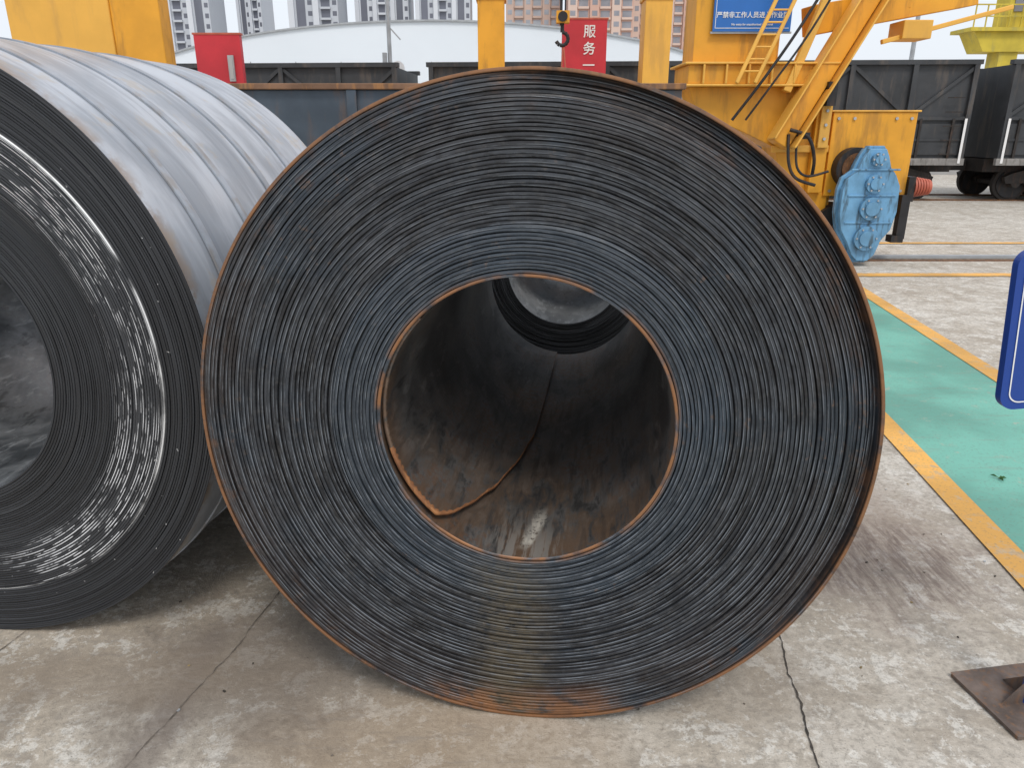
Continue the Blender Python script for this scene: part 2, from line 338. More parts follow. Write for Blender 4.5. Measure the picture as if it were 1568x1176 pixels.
# ------------------------------------------------------------------ coils
YAW = -R_(7)
def make_coil(name, loc, R, rb, bz, L, t, seed, fm, om, bm, prof=lambda r, a: 0, jit=.0025, A=320, groove=.006, straps=(), rw=.0012, irr=.35):
    rs = random.Random(seed); n = int(round((R-rb)/t)); t = (R-rb)/n
    V = []; F = []; MI = []; SM = []; rad = []; rn = []; ca = []; sa = []; ee = []
    co = [(math.cos(2*math.pi*i/A), math.sin(2*math.pi*i/A)) for i in range(A)]
    def ring(rf, yf, rd, rv, s, ed=0.):
        o = len(V); cz = bz*(1-s)+R*s
        for i, (c, q) in enumerate(co):
            th = 2*math.pi*i/A; r = rf(th)
            V.append((r*c, yf(th, r), cz+r*q)); rad.append(rd); rn.append(rv); ca.append(c); sa.append(q); ee.append(ed)
        return o
    def quad(o1, o2, mi, sm):
        for i in range(A):
            j = (i+1) % A; F.append((o1+i, o2+i, o2+j, o1+j)); MI.append(mi); SM.append(sm)
    bd = [0.0]
    for k in range(n): bd.append(bd[-1]+1+(rs.random()-.5)*irr)
    bd = [rb+(R-rb)*q/bd[-1] for q in bd]
    prev = None; last = None
    for k in range(n):
        r0 = bd[k]; r1 = bd[k+1]; t = r1-r0; s = (r0-rb)/(R-rb)
        rv = rs.random(); off = jit*(rs.random()-.5)*2
        if rs.random() < .12: off += jit*1.5
        m1, p1, a1 = rs.choice((1, 2, 3)), rs.random()*6.3, jit*rs.random()*.8
        m2, p2, a2 = rs.choice((5, 7, 11, 16)), rs.random()*6.3, jit*rs.random()*.35
        mr, pr = rs.choice((2, 3, 5)), rs.random()*6.3
        wob = (lambda th, mr=mr, pr=pr: rw*math.sin(mr*th+pr)) if 0 < k < n-1 else (lambda th: 0)
        y = lambda th, r, off=off, m1=m1, p1=p1, a1=a1, m2=m2, p2=p2, a2=a2: prof(r, th)+off+a1*math.sin(m1*th+p1)+a2*math.sin(m2*th+p2)
        gd = groove*(.5+rs.random())
        if prev is not None:
            gp = ring(lambda th: r0+wob(th)-.05*t, lambda th, r: y(th, r)+gd, r0, rv0, s, -1.); quad(prev, gp, 0, False)
            g = ring(lambda th: r0+wob(th)+.05*t, lambda th, r: y(th, r)+gd, r0, rv, s, -1.); quad(gp, g, 0, False)
        else:
            g = ring(lambda th: rb, lambda th, r: y(th, r)+.002, r0, rv, s, 0.)
        a = ring(lambda th: r0+.17*t+wob(th), lambda th, r: y(th, r)+.0008, r0+.17*t, rv, s, .6)
        a_ = ring(lambda th: r0+.32*t+wob(th), y, r0+.32*t, rv, s, 1.)
        a2_ = ring(lambda th: r0+.50*t+wob(th), y, r0+.50*t, rv, s, 0.)
        b = ring(lambda th: r0+.86*t+wob(th)*.5, lambda th, r: y(th, r)+.0006, r0+.86*t, rv, s, 0.)
        quad(g, a, 0, False); quad(a, a_, 0, False); quad(a_, a2_, 0, False); quad(a2_, b, 0, False); prev = b; rv0 = rv
        if k == 0: first_y = y
        last = y
    e = ring(lambda th: R, lambda th, r: last(th, r)+.002, R, rv, 1); quad(prev, e, 0, False)
    p0 = ring(lambda th: R, lambda th, r: last(th, r)+.002, R, .5, 1)
    for q in (.04, .25, .5, .75, 1.):
        p1_ = ring(lambda th: R, lambda th, r: L*q, R, .5, 1); quad(p0, p1_, 1, True); p0 = p1_
    k0 = ring(lambda th: R, lambda th, r: L, R, .5, 1)
    for i in range(1, 13):
        s = 1-i/12; rr = rb+(R-rb)*s
        k1 = ring(lambda th: rr, lambda th, r: L-.0005*(i % 2), rr, .5, s); quad(k0, k1, 0, False); k0 = k1
    p0 = ring(lambda th: rb, lambda th, r: L, rb, .5, 0)
    for q in (.75, .5, .25, .04):
        p1_ = ring(lambda th: rb, lambda th, r: L*q, rb, .5, 0); quad(p0, p1_, 2, True); p0 = p1_
    p1_ = ring(lambda th: rb, lambda th, r: first_y(th, r)+.002, rb, .5, 0); quad(p0, p1_, 2, True)
    for (sy, sw) in straps:
        for (ra_, rb_, ya, yb) in ((R, R+.0045, sy, sy), (R+.0045, R+.0045, sy, sy+sw), (R+.0045, R, sy+sw, sy+sw)):
            q0 = ring(lambda th: ra_, lambda th, r: ya, R, .5, 1); q1 = ring(lambda th: rb_, lambda th, r: yb, R, .5, 1); quad(q0, q1, 3, False)
    me = bpy.data.meshes.new(name); me.from_pydata(V, [], F)
    for mm in (fm, om, bm, M_strap): me.materials.append(mm)
    me.polygons.foreach_set('material_index', MI); me.polygons.foreach_set('use_smooth', SM)
    for nm, d in (('rad', rad), ('rnd', rn), ('ca', ca), ('sa', sa), ('ed', ee)):
        at = me.attributes.new(nm, 'FLOAT', 'POINT'); at.data.foreach_set('value', d)
    me.update()
    o = bpy.data.objects.new(name, me); scene.collection.objects.link(o)
    o.location = loc; o.rotation_euler = (0, 0, YAW)
    return o
def sstep(x, a, b):
    x = max(0, min(1, (x-a)/(b-a))); return x*x*(3-2*x)
RB = .347
def prof_front(r, th):
    d = math.degrees(th) % 360
    y = .006*sstep(r, .462, .474)
    y += -.004*sstep(r, .66, .70)
    w = sstep(d, -1, 25)*(1-sstep(d, 78, 98)) if d < 180 else 0
    w2 = 1-sstep(abs(d-0 if d < 180 else d-360), 20, 60)
    w = max(w, w2*.8)
    y += w*.014*sstep(r, .735, .745)*(1-sstep(r, .788, .793))
    y += w*.016*sstep(r, .768, .775)*(1-sstep(r, .788, .793))
    return y
coil = make_coil('steel_coil', (.028, 1.59, 0), .802, RB, .838, 1.77, .0090, 3, M_face, M_outer, M_bore, prof_front, .0024, 360, .007, irr=.25)
coil.scale = (.992, 1, 1.010)
coilL = make_coil('steel_coil', (-1.665, 1.966, 0), .880, .41, .885, 1.27, .0070, 5, M_faceL, M_skin, M_boreL,
                  lambda r, a: .004*sstep(r, .725, .735)-.003*sstep(r, .58, .6), .0008, 300, .003, ((.16, .032), (.42, .032), (.68, .032), (.94, .032)), .0003, .3)
coilB = make_coil('steel_coil', (.285, 3.95, 0), .80, .31, .80, 1.3, .010, 9, M_faceL, M_skin, M_boreB, lambda r, a: 0, .003, 160)

def tail():
    rb = RB; L = 1.72; bz = .838
    pts = [(135, .02), (228, .006), (233, .04), (240, .13), (250, .30), (258, .52), (263, .74), (264.5, 1.2), (265, 1.70)]
    def f(d):
        for (a, b), (c, e) in zip(pts, pts[1:]):
            if a <= d <= c: return b+(e-b)*(d-a)/(c-a)
        return pts[-1][1]
    N = 160; V = []; F = []; MI = []; cols = 14
    for i in range(N+1):
        d = 135+130*i/N; th = R_(d); r = rb-.0015-.019*sstep(d, 145, 235)
        y0 = f(d)+.004*math.sin(d*.9)*sstep(d, 225, 240)
        ys = [y0, y0+.013+.005*math.sin(d*2.3)]; b0 = ys[1]
        ys += [b0+(L-b0)*k/(cols-2) for k in range(1, cols-1)]
        for y in ys: V.append((r*math.cos(th), y, bz+r*math.sin(th)))
    for i in range(N):
        for k in range(cols-1):
            F.append((i*cols+k, i*cols+k+1, (i+1)*cols+k+1, (i+1)*cols+k)); MI.append(1 if (k == 0 and i > 70) else 0)
    me = bpy.data.meshes.new('inner_strip_end'); me.from_pydata(V, [], F)
    me.materials.append(M_bore); me.materials.append(M_rustb)
    me.polygons.foreach_set('material_index', MI); me.polygons.foreach_set('use_smooth', [True]*len(F)); me.update()
    o = bpy.data.objects.new('inner_strip_end', me); scene.collection.objects.link(o); o.parent = coil
    s = o.modifiers.new('s', 'SOLIDIFY'); s.thickness = .008; s.offset = 0
tail()

# ------------------------------------------------------------------ ground & markings
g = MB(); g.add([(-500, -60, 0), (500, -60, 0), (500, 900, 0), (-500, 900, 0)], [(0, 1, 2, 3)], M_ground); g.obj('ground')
ax = Vector((math.sin(R_(7)), math.cos(R_(7)), 0)); px = Vector((math.cos(R_(7)), -math.sin(R_(7)), 0))
def strip(b, p0, p1, a0, a1, z, mat):
    b.add([px*p0+ax*a0+Vector((0, 0, z)), px*p1+ax*a0+Vector((0, 0, z)), px*p1+ax*a1+Vector((0, 0, z)), px*p0+ax*a1+Vector((0, 0, z))], [(0, 1, 2, 3)], mat)
b = MB(); strip(b, 1.50, 2.55, -3, 7.75, .004, M_green); b.obj('green_walkway')
b = MB(); strip(b, 1.48, 1.60, -3, 7.8, .008, M_yl); strip(b, 2.47, 2.60, -3, 7.8, .008, M_yl)
b.add([(-6, 7.9, .008), (24, 7.9, .008), (24, 8.08, .008), (-6, 8.08, .008)], [(0, 1, 2, 3)], M_yl)
b.add([(-6, 10.3, .008), (24, 10.3, .008), (24, 10.45, .008), (-6, 10.45, .008)], [(0, 1, 2, 3)], M_yl)
b.add([(9.2, 13.2, .008), (24, 12.2, .008), (24, 12.4, .008), (9.2, 13.4, .008)], [(0, 1, 2, 3)], M_yl)
b.obj('yellow_line_marking')
b = MB(); b.add([(-20, 8.95, .004), (30, 8.95, .004), (30, 9.35, .004), (-20, 9.35, .004)], [(0, 1, 2, 3)], M_joint2)
b.box((-20, 9.10, .0), (30, 9.18, .035), M_galv); b.box((-20, 8.9, 0), (30, 8.95, .012), M_rust); b.obj('crane_rail')
def crack(b, pts, w, seed, mat):
    rs = random.Random(seed); P = []
    for (x0, y0), (x1, y1) in zip(pts, pts[1:]):
        n = max(2, int(math.hypot(x1-x0, y1-y0)/.012))
        for i in range(n): P.append((x0+(x1-x0)*i/n, y0+(y1-y0)*i/n))
    V = []; F = []
    for i, (x, y) in enumerate(P):
        o = .010*mnoise.noise(Vector((i*.09, seed*7.3, 0)))+.005*mnoise.noise(Vector((i*.5, seed*3.1, 4))); ww = w*(.35+1.0*rs.random())*(.6+.8*abs(mnoise.noise(Vector((i*.13, 3, seed)))))
        V += [(x+o-ww/2, y, .003), (x+o+ww/2, y, .003)]
    for i in range(len(P)-1): F.append((2*i, 2*i+1, 2*i+3, 2*i+2))
    b.add(V, F, mat)
b = MB()
crack(b, [(.70, 1.05), (.757, 1.427), (.834, 1.914), (1.0, 3.2), (1.5, 7)], .007, 1, M_joint)
crack(b, [(-1.02, 1.2), (-.949, 1.479), (-.826, 1.96), (-.6, 3.5)], .0045, 2, M_joint2)
crack(b, [(-1.75, 1.2), (-1.62, 1.60), (-1.50, 2.1)], .003, 3, M_joint2)
b.obj('pavement_joint')

b = MB(); rs = random.Random(4)
for i in range(150):
    x = rs.uniform(-1.8, 2.2); y = rs.uniform(1.1, 3.2); s = rs.uniform(.0015, .0045); a = rs.uniform(0, 3.1)
    b.box((-s, -s*.6, 0), (s, s*.6, s*.7), rs.choice((M_straw, M_galv, M_joint, M_joint2)), Matrix.Translation((x, y, .001)) @ Matrix.Rotation(a, 4, 'Z'))
b.obj('debris')
b = MB()
for (cx, cy, k) in ((2.20, 3.02, 6),):
    for i in range(k):
        a = rs.uniform(0, 6.28); l = rs.uniform(.02, .05); w = .003
        c, s_ = math.cos(a), math.sin(a)
        b.add([(cx-s_*w, cy+c*w, .01), (cx+s_*w, cy-c*w, .01), (cx+c*l*.6+s_*w, cy+s_*l*.6-c*w, .02), (cx+c*l, cy+s_*l, .012), (cx+c*l*.6-s_*w, cy+s_*l*.6+c*w, .02)], [(0, 1, 2, 3, 4)], M_leaf)
b.obj('weed')

# ------------------------------------------------------------------ blue sign with base plate
sg = empty('blue_sign', (1.42, 1.64, 0))
b = MB()
A4 = [(-.15, .11), (.09, .15), (.13, -.09), (-.11, -.13)]
b.add([(x, y, .002) for x, y in A4]+[(x, y, .014) for x, y in A4], [(4, 7, 6, 5), (0, 1, 5, 4), (1, 2, 6, 5), (2, 3, 7, 6), (3, 0, 4, 7)], M_plate)
b.obj('base_plate', parent=sg, bevel=.002)
b = MB(); b.cyl((0, 0, .014), (0, .005, 1.28), .022, M_blue)
for a in range(4):
    aa = a*math.pi/2+.2; c = math.cos(aa); s_ = math.sin(aa); nx, ny = -s_*.003, c*.003
    T = [(c*.02, s_*.02, .014), (c*.085, s_*.085, .014), (c*.02, s_*.02, .08)]
    b.add([(x-nx, y-ny, z) for x, y, z in T]+[(x+nx, y+ny, z) for x, y, z in T], [(0, 1, 2), (5, 4, 3), (0, 3, 4, 1), (1, 4, 5, 2)], M_plate)
b.obj('post', parent=sg)
def rrect(x0, x1, z0, z1, r, n=8):
    P = []
    for cx, cz, a0 in ((x1-r, z0+r, -90), (x1-r, z1-r, 0), (x0+r, z1-r, 90), (x0+r, z0+r, 180)):
        for i in range(n+1):
            a = R_(a0+90*i/n); P.append((cx+r*math.cos(a), cz+r*math.sin(a)))
    return P
b = MB(); b.prism(rrect(-.31, .31, -.185, .185, .035), -.010, .010, M_blue)
o_ = rrect(-.293, .293, -.168, .168, .026); i_ = rrect(-.290, .290, -.165, .165, .023); n = len(o_)
b.add([(x, -.012, z) for x, z in o_]+[(x, -.012, z) for x, z in i_], [(i, (i+1) % n, n+(i+1) % n, n+i) for i in range(n)], M_white)
bd = b.obj('board', (.0, -.03, 1.095), parent=sg); bd.rotation_euler = (0, R_(-5), 0)
text('board_text', '安全通道', .12, (0, -.014, -.03), bd, M_white)

# ------------------------------------------------------------------ open steel bin behind coils
b = MB()
x0, x1, y0, y1, h = -2.35, 1.35, 6.3, 8.2, 1.80
b.box((x0, y0, .12), (x1, y0+.03, h), M_bin); b.box((x0, y1-.03, .12), (x1, y1, h-.02), M_bin)
b.box((x0, y0+.03, .12), (x0+.03, y1-.03, h), M_bin); b.box((x1-.03, y0+.03, .12), (x1, y1-.03, h), M_bin)
b.box((x0+.03, y0+.03, .12), (x1-.03, y1-.03, .16), M_bin)
b.box((x0-.02, y0-.05, h), (x1+.02, y0+.05, h+.045), M_binrust); b.box((x0-.02, y1-.06, h), (x1+.02, y1+.03, h+.04), M_black)
b.box((x0-.03, y0+.05, h), (x0+.06, y1-.06, h+.04), M_binrust)
for i in range(4): b.box((x0+.02+i*1.02, y0-.04, .12), (x0+.10+i*1.02, y0, h), M_bin)
for x in (x0+.2, x1-.5): b.box((x, y0+.1, 0), (x+.3, y1-.1, .12), M_black)
b.obj('open_steel_bin', bevel=.006)

# ------------------------------------------------------------------ gantry crane (right leg with travel gear)
cr = empty('gantry_crane')
b = MB()
b.box((2.02, 9.0, 2.19), (2.95, 9.55, 4.6), M_orange)
b.box((2.95, 9.15, 2.19), (3.02, 9.45, 4.6), M_orange2)
b.box((1.95, 8.85, 1.98), (3.56, 9.6, 2.18), M_orange)
b.box((1.90, 8.80, 2.18), (3.60, 9.65, 2.205), M_orange2); b.box((1.90, 8.80, 1.955), (3.60, 9.65, 1.98), M_orange2)
for x in (2.1, 2.35, 2.6, 2.85, 3.1, 3.35): b.box((x, 8.80, 1.98), (x+.025, 8.85, 2.18), M_orange2)
b.prism([(2.0, 1.955), (3.5, 1.955), (3.62, 1.2), (3.55, .80), (3.2, .80), (3.05, 1.30), (2.6, 1.5), (2.1, 1.7)], 9.0, 9.5, M_orange)
b.box((3.00, 8.96, 1.25), (3.66, 8.998, 1.33), M_orange2); b.box((3.45, 8.9, .8), (3.62, 8.998, 1.9), M_orange)
b.beam((4.15, 9.0, 3.35), (3.02, 8.85, 1.34), .20, .20, M_orange)
b.beam((4.27, 8.89, 3.30), (3.14, 8.74, 1.30), .02, .26, M_orange2); b.beam((4.04, 8.9, 3.42), (2.91, 8.75, 1.40), .02, .26, M_orange2)
b.beam((3.55, 8.9, 3.3), (3.05, 8.85, 1.9), .09, .09, M_orange2)
b.beam((2.98, 8.8, 3.2), (2.45, 8.7, 1.98), .04, .04, M_orange2)
b.beam((3.18, 8.8, 3.2), (2.65, 8.7, 1.98), .04, .04, M_orange2)
for i in range(10):
    t = i/10; b.beam((2.98-.53*t, 8.8-.1*t, 3.2-1.22*t), (3.18-.53*t, 8.8-.1*t, 3.2-1.22*t), .02, .02, M_orange2)
b.beam((3.3, 9.1, 2.64), (5.2, 9.4, 2.98), .30, .3, M_orange, (0, 0, 1))
b.beam((4.1, 9.0, 2.42), (5.6, 9.2, 2.80), .05, .05, M_orange2)
b.beam((4.35, 9.2, 2.78), (4.35, 9.2, 4.2), .16, .16, M_orange)
b.box((4.3, 8.95, 2.45), (4.62, 9.3, 2.64), M_orange2)
b.box((3.66, 8.95, .76), (4.62, 9.6, 1.69), M_orange); b.box((3.63, 8.93, 1.69), (4.65, 9.62, 1.71), M_orange2)
b.box((3.58, 9.0, .80), (3.66, 9.4, 1.35), M_orange2)
b.box((3.42, 8.98, .55), (3.72, 9.45, .80), M_orange); b.box((3.6, 9.05, .25), (3.78, 9.4, .76), M_orange2)
b.box((4.3, 9.0, .5), (4.6, 9.4, .76), M_orange)
for x in (3.72, 3.9, 4.38, 4.55):
    for z in (.82, 1.62): b.cyl((x, 8.93, z), (x, 8.95, z), .018, M_galv, 6)
b.box((3.48, 8.85, 1.30), (3.60, 8.9, 1.95), M_orange2)
for z in (1.4, 1.55, 1.7, 1.85): b.cyl((3.54, 8.83, z), (3.54, 8.85, z), .018, M_galv, 6)
b.obj('leg_and_bogie', bevel=.010, parent=cr)
b = MB()
b.cyl((3.88, 8.9, .34), (3.88, 9.3, .34), .33, M_black, 32); b.cyl((3.88, 8.87, .34), (3.88, 8.9, .34), .12, M_rust, 20)
b.cyl((3.94, 8.80, 1.08), (3.94, 8.95, 1.08), .23, M_black, 28); b.cyl((3.94, 8.78, 1.08), (3.94, 8.80, 1.08), .17, M_rust, 28)
b.box((4.52, 8.8, .28), (4.62, 8.9, .78), M_black); b.box((4.46, 8.78, .24), (4.60, 8.92, .32), M_black)
b.box((4.62, 8.9, .70), (4.70, 9.1, .98), M_black)
for i in range(6): b.cyl((4.70+i*.035, 9.0, .86), (4.722+i*.035, 9.0, .86), .12-.006*i, M_salm, 20)
b.cyl((4.66, 9.0, .86), (4.91, 9.0, .86), .085, M_salm, 20)
def cable(pts, r):
    P = [Vector(q) for q in pts]; Q = [P[0]]+P+[P[-1]]; out = []
    for i in range(1, len(Q)-2):
        for k in range(8):
            t = k/8; a, b_, c, d = Q[i-1], Q[i], Q[i+1], Q[i+2]
            out.append(.5*((2*b_)+(c-a)*t+(2*a-5*b_+4*c-d)*t*t+(3*b_-a-3*c+d)*t**3))
    out.append(P[-1])
    for p, q in zip(out, out[1:]): b.cyl(p, q, r, M_black, 8)
cable([(3.55, 8.7, 3.4), (3.1, 8.66, 2.6), (2.75, 8.66, 2.05), (2.45, 8.75, 1.6)], .016)
cable([(3.62, 8.7, 3.3), (3.18, 8.66, 2.5), (2.85, 8.66, 2.0), (2.6, 8.75, 1.6)], .012)
cable([(3.1, 8.75, 1.45), (3.12, 8.7, 1.15), (3.22, 8.7, .98), (3.45, 8.7, .9)], .018)
cable([(3.2, 8.75, 1.35), (3.22, 8.7, 1.1), (3.35, 8.7, 1.0), (3.6, 8.75, 1.05)], .014)
cable([(3.1, 8.72, 1.5), (3.3, 8.68, 1.42), (3.40, 8.7, 1.2), (3.44, 8.8, 1.0)], .02)
b.box((3.48, 8.74, 1.75), (3.58, 8.84, 2.0), M_black); b.box((3.2, 8.74, 1.4), (3.34, 8.85, 1.47), M_black)
b.obj('wheel_and_cables', parent=cr)
b = MB()
gp = [(-.09, 1.30), (.09, 1.30), (.13, 1.22), (.17, 1.10), (.24, 1.02), (.30, .90), (.31, .62), (.27, .42), (.18, .30), (.13, .14), (.06, .07), (-.06, .07), (-.13, .14), (-.20, .28), (-.29, .42), (-.33, .60), (-.33, .86), (-.30, .98), (-.20, 1.06), (-.15, 1.20)]
b.prism(gp, -.10, .12, M_blueg)
b.prism([(x*1.10, (z-.68)*1.05+.68) for x, z in gp], -.02, .02, M_blueg)
for (x, z, r) in ((0, 1.19, .075), (.0, .93, .10), (0, .66, .125), (-.01, .33, .135)):
    b.cyl((x, -.15, z), (x, -.10, z), r, M_blueg, 24); b.cyl((x, -.175, z), (x, -.15, z), r*.62, M_blueg, 20)
    for i in range(6): b.cyl((x+r*.82*math.cos(i*1.047), -.165, z+r*.82*math.sin(i*1.047)), (x+r*.82*math.cos(i*1.047), -.15, z+r*.82*math.sin(i*1.047)), .011, M_galv, 6)
for z in (.5, .8, 1.08): b.box((-.27, -.115, z-.01), (.27, -.10, z+.01), M_blueg)
for x, z in ((-.29, .5), (-.29, .75), (.28, .5), (.28, .8), (.2, 1.0), (-.2, 1.02)): b.cyl((x, -.04, z), (x, .04, z), .018, M_galv, 6)
b.obj('gear_reducer', (4.03, 8.62, 0), bevel=.008, parent=cr)
b = MB(); b.box((2.20, 8.93, 2.52), (3.05, 8.96, 3.3), M_blue2); b.box((2.18, 8.94, 2.50), (3.07, 8.965, 2.52), M_galv); b.obj('warning_board', parent=cr)
text('warning_text', '严禁非工作人员进入作业区', .066, (2.625, 8.926, 2.66), cr, M_white)
text('warning_text_en', 'No entry for unauthorized personnel', .03, (2.625, 8.926, 2.58), cr, M_white)
b = MB(); b.box((2.22, 8.926, 2.55), (3.03, 8.929, 2.556), M_white); b.box((2.22, 8.926, 2.556), (2.226, 8.929, 3.28), M_white); b.obj('board_border', parent=cr)

b = MB()
for (xa, xb, m_) in ((-.59, -.13, M_orange), (2.28, 2.74, M_orange2)):
    b.box((xa, 14, .4), (xb, 14.5, 9), m_); b.box((xa-.2, 13.8, 0), (xb+.2, 14.7, .4), m_)
    for z in (1.2, 3.6, 6.0): b.box((xa-.03, 13.97, z), (xb+.03, 14.53, z+.06), m_)
b.box((-8, 13.9, 9), (10, 14.6, 10.2), M_orange)
b.obj('gantry_crane', bevel=.01)
b = MB()
b.box((-5.55, 9.0, .6), (-4.42, 9.5, 8), M_orange2); b.box((-4.42, 9.02, .6), (-3.88, 9.3, 8), M_orange)
b.box((-5.7, 8.8, 0), (-3.7, 9.7, .6), M_orange)
b.obj('gantry_crane', bevel=.015)

# crane hook
b = MB(); hx = -.28
b.cyl((1.0+hx, 12, 2.95), (1.0+hx, 12, 9.0), .02, M_black, 8); b.cyl((1.06+hx, 12, 3.0), (1.06+hx, 12, 9.0), .012, M_black, 8)
b.box((.93+hx, 11.92, 2.98), (1.12+hx, 12.08, 3.14), M_orange); b.cyl((1.02+hx, 11.9, 3.06), (1.02+hx, 12.1, 3.06), .07, M_black, 16)
P = [(1.02, 2.98), (1.02, 2.86)]+[(1.02+.09*math.cos(a), 2.77+.09*math.sin(a)) for a in [R_(90-25*i) for i in range(1, 11)]]
for p, q in zip(P, P[1:]): b.cyl((p[0]+hx, 12, p[1]), (q[0]+hx, 12, q[1]), .028, M_black, 10)
b.cyl((1.04+hx, 12, 2.70), (1.0+hx, 12, 2.0), .012, M_salm, 8); b.cyl((1.04+hx, 12, 2.70), (1.12+hx, 12, 2.0), .012, M_salm, 8)
b.obj('crane_hook')

def redboard(name, xa, xb, y, z1):
    b = MB(); b.box((xa, y, .3), (xb, y+.12, z1), M_red)
    b.box((xa-.02, y-.01, z1), (xb+.02, y+.13, z1+.03), M_salm)
    for x in (xa+.05, xb-.13): b.box((x, y+.13, 0), (x+.08, y+.2, z1-.1), M_galv)
    return b.obj(name)
r1 = redboard('red_banner_board', -5.49, -4.70, 14, 3.05)
b = MB(); b.box((-4.93, 13.95, 2.3), (-4.83, 13.99, 2.72), M_galv); b.box((-4.91, 13.94, 2.34), (-4.85, 13.95, 2.68), M_wall); b.obj('fuse_box', parent=r1)
r2 = redboard('red_banner_board', .92, 1.74, 14.9, 3.40)
text('banner_text', '服\n务\n一\n流', .23, (1.42, 14.89, 3.12), r2, M_white, sp=1.25)
b = MB(); b.box((3.1, 14.6, 2.25), (3.40, 14.66, 2.64), M_blue2); b.box((3.43, 14.6, 2.25), (3.73, 14.66, 2.64), M_blue2); b.box((3.1, 14.66, 0), (3.16, 14.72, 2.6), M_galv); b.box((3.67, 14.66, 0), (3.73, 14.72, 2.6), M_galv)
s2 = b.obj('blue_name_sign'); text('name_text', '南', .27, (3.25, 14.59, 2.33), s2, M_white); text('name_text', '国', .27, (3.58, 14.59, 2.33), s2, M_white)

b = MB(); b.cyl((-3.03, 20, 0), (-3.03, 20, 9), .06, M_galv, 12, .04)
b.beam((-3.03, 20, 3.9), (-2.75, 20, 3.6), .03, .03, M_galv); b.box((-3.2, 19.9, 3.05), (-3.1, 20, 3.3), M_galv)
b.cyl((-2.83, 19.92, 2.95), (-2.83, 19.96, 2.95), .16, M_white, 24); b.beam((-3.03, 19.98, 2.95), (-2.8, 19.98, 2.95), .03, .03, M_galv)
lp = b.obj('lamp_post'); text('post_number', '6', .22, (-2.83, 19.91, 2.87), lp, M_joint)
b = MB(); b.cyl((12.4, 25, 0), (12.4, 25, 5.4), .09, M_galv, 12, .06); b.box((12.0, 24.9, 5.3), (12.8, 25.1, 5.38), M_galv); b.obj('utility_pole')
b = MB()
for dz in (0, .5):
    pr = None
    for i in range(25):
        t = i/24; q = (-34+46*t, 34-8*t, 9.2+dz-1.2*math.sin(t*math.pi))
        if pr: b.cyl(pr, q, .02, M_black, 6)
        pr = q
b.obj('overhead_wire')

# ------------------------------------------------------------------ freight wagons
def gondola(loc, rz, L=11.4):
    b = MB(); W = 2.5; z0, zm, z1 = .92, 1.72, 2.77
    b.box((0, 0, z0), (L, .05, z1), M_wag); b.box((0, W-.05, z0), (L, W, z1), M_wag)
    b.box((0, .05, z0), (.05, W-.05, z1), M_wag); b.box((L-.05, .05, z0), (L, W-.05, z1), M_wag)
    b.box((.05, .05, z0), (L-.05, W-.05, z0+.06), M_wag)
    b.box((-.05, -.09, z1), (L+.05, .07, z1+.09), M_wag); b.box((-.05, W-.07, z1), (L+.05, W+.09, z1+.09), M_wag)
    b.box((-.02, -.10, .78), (L+.02, .0, .92), M_wagd)
    b.box((0, .4, .62), (L, W-.4, .90), M_bogie)
    n = 9; st = L/n
    for i in range(n+1):
        x = min(max(i*st-.05, 0), L-.10)
        b.box((x, -.085, z0), (x+.10, 0, z1), M_wag)
        if i < n:
            if i % 2 == 0: p, q = (x+.1, -.03, zm+.06), (x+st, -.03, z1-.04)
            else: p, q = (x+.1, -.03, z1-.04), (x+st, -.03, zm+.06)
            b.beam(p, q, .07, .05, M_wag)
            b.box((x+.16, -.035, z0+.07), (x+st-.06, -.0, zm-.10), M_wag)
            b.box((x+.16, -.055, z0+.35), (x+st-.06, -.035, z0+.40), M_wag)
            for dx in (.3, st-.3): b.box((x+dx, -.075, z0-.02), (x+dx+.05, -.035, zm), M_bogie)
            if i in (4, 7, 8): b.box((x+.03, -.095, z0-.02), (x+.065, -.086, zm-.12), M_white)
    b.box((0, -.06, zm-.03), (L, 0, zm+.04), M_wag)
    for x in (.06, L-.12): b.box((x, -.11, z0-.1), (x+.05, -.10, zm), M_white)
    for i in range(5):
        b.box((L-.55, -.13, 1.0+i*.28), (L-.2, -.115, 1.02+i*.28), M_bogie)
    for cx in (1.35, L-1.35):
        for dx in (-.68, .68):
            for yy in (.45, W-.6):
                b.cyl((cx+dx, yy, .37), (cx+dx, yy+.12, .37), .37, M_bogie, 32); b.cyl((cx+dx, yy-.03, .37), (cx+dx, yy, .37), .30, M_black, 28)
                b.cyl((cx+dx, yy-.22, .40), (cx+dx, yy-.02, .40), .10, M_bogie, 16)
            b.cyl((cx+dx, .5, .37), (cx+dx, W-.5, .37), .07, M_bogie, 12)
        for ya in (.22, W-.34):
            b.prism([(cx-.95, .52), (cx-.8, .60), (cx-.35, .72), (cx+.35, .72), (cx+.8, .60), (cx+.95, .52), (cx+.9, .38), (cx+.5, .40), (cx+.3, .20), (cx-.3, .20), (cx-.5, .40), (cx-.9, .38)], ya, ya+.12, M_bogie)
            for dx in (-.2, -.07, .07, .2): b.cyl((cx+dx, ya-.03, .25), (cx+dx, ya-.03, .50), .045, M_black, 10)
    b.box((L, W/2-.12, .62), (L+.35, W/2+.12, .82), M_bogie); b.box((-.35, W/2-.12, .62), (0, W/2+.12, .82), M_bogie)
    b.box((3.2, .3, .35), (4.6, .8, .62), M_bogie); b.cyl((6.2, .5, .5), (7.3, .5, .5), .17, M_bogie, 16)
    o = b.obj('freight_wagon', loc, rz)
    text('wagon_text', 'C70E\n1577 223', .15, (.62, -.012-.05, 2.35), o, M_white)
    return o
sl = math.atan(-.06); dr = Vector((math.cos(sl), math.sin(sl), 0))
base = Vector((9.95, 16.5, 0))
for k in (-2, -1, 0, 1):
    p = base + dr*(12.1*k); gondola(p+dr*.35, sl)
b = MB()
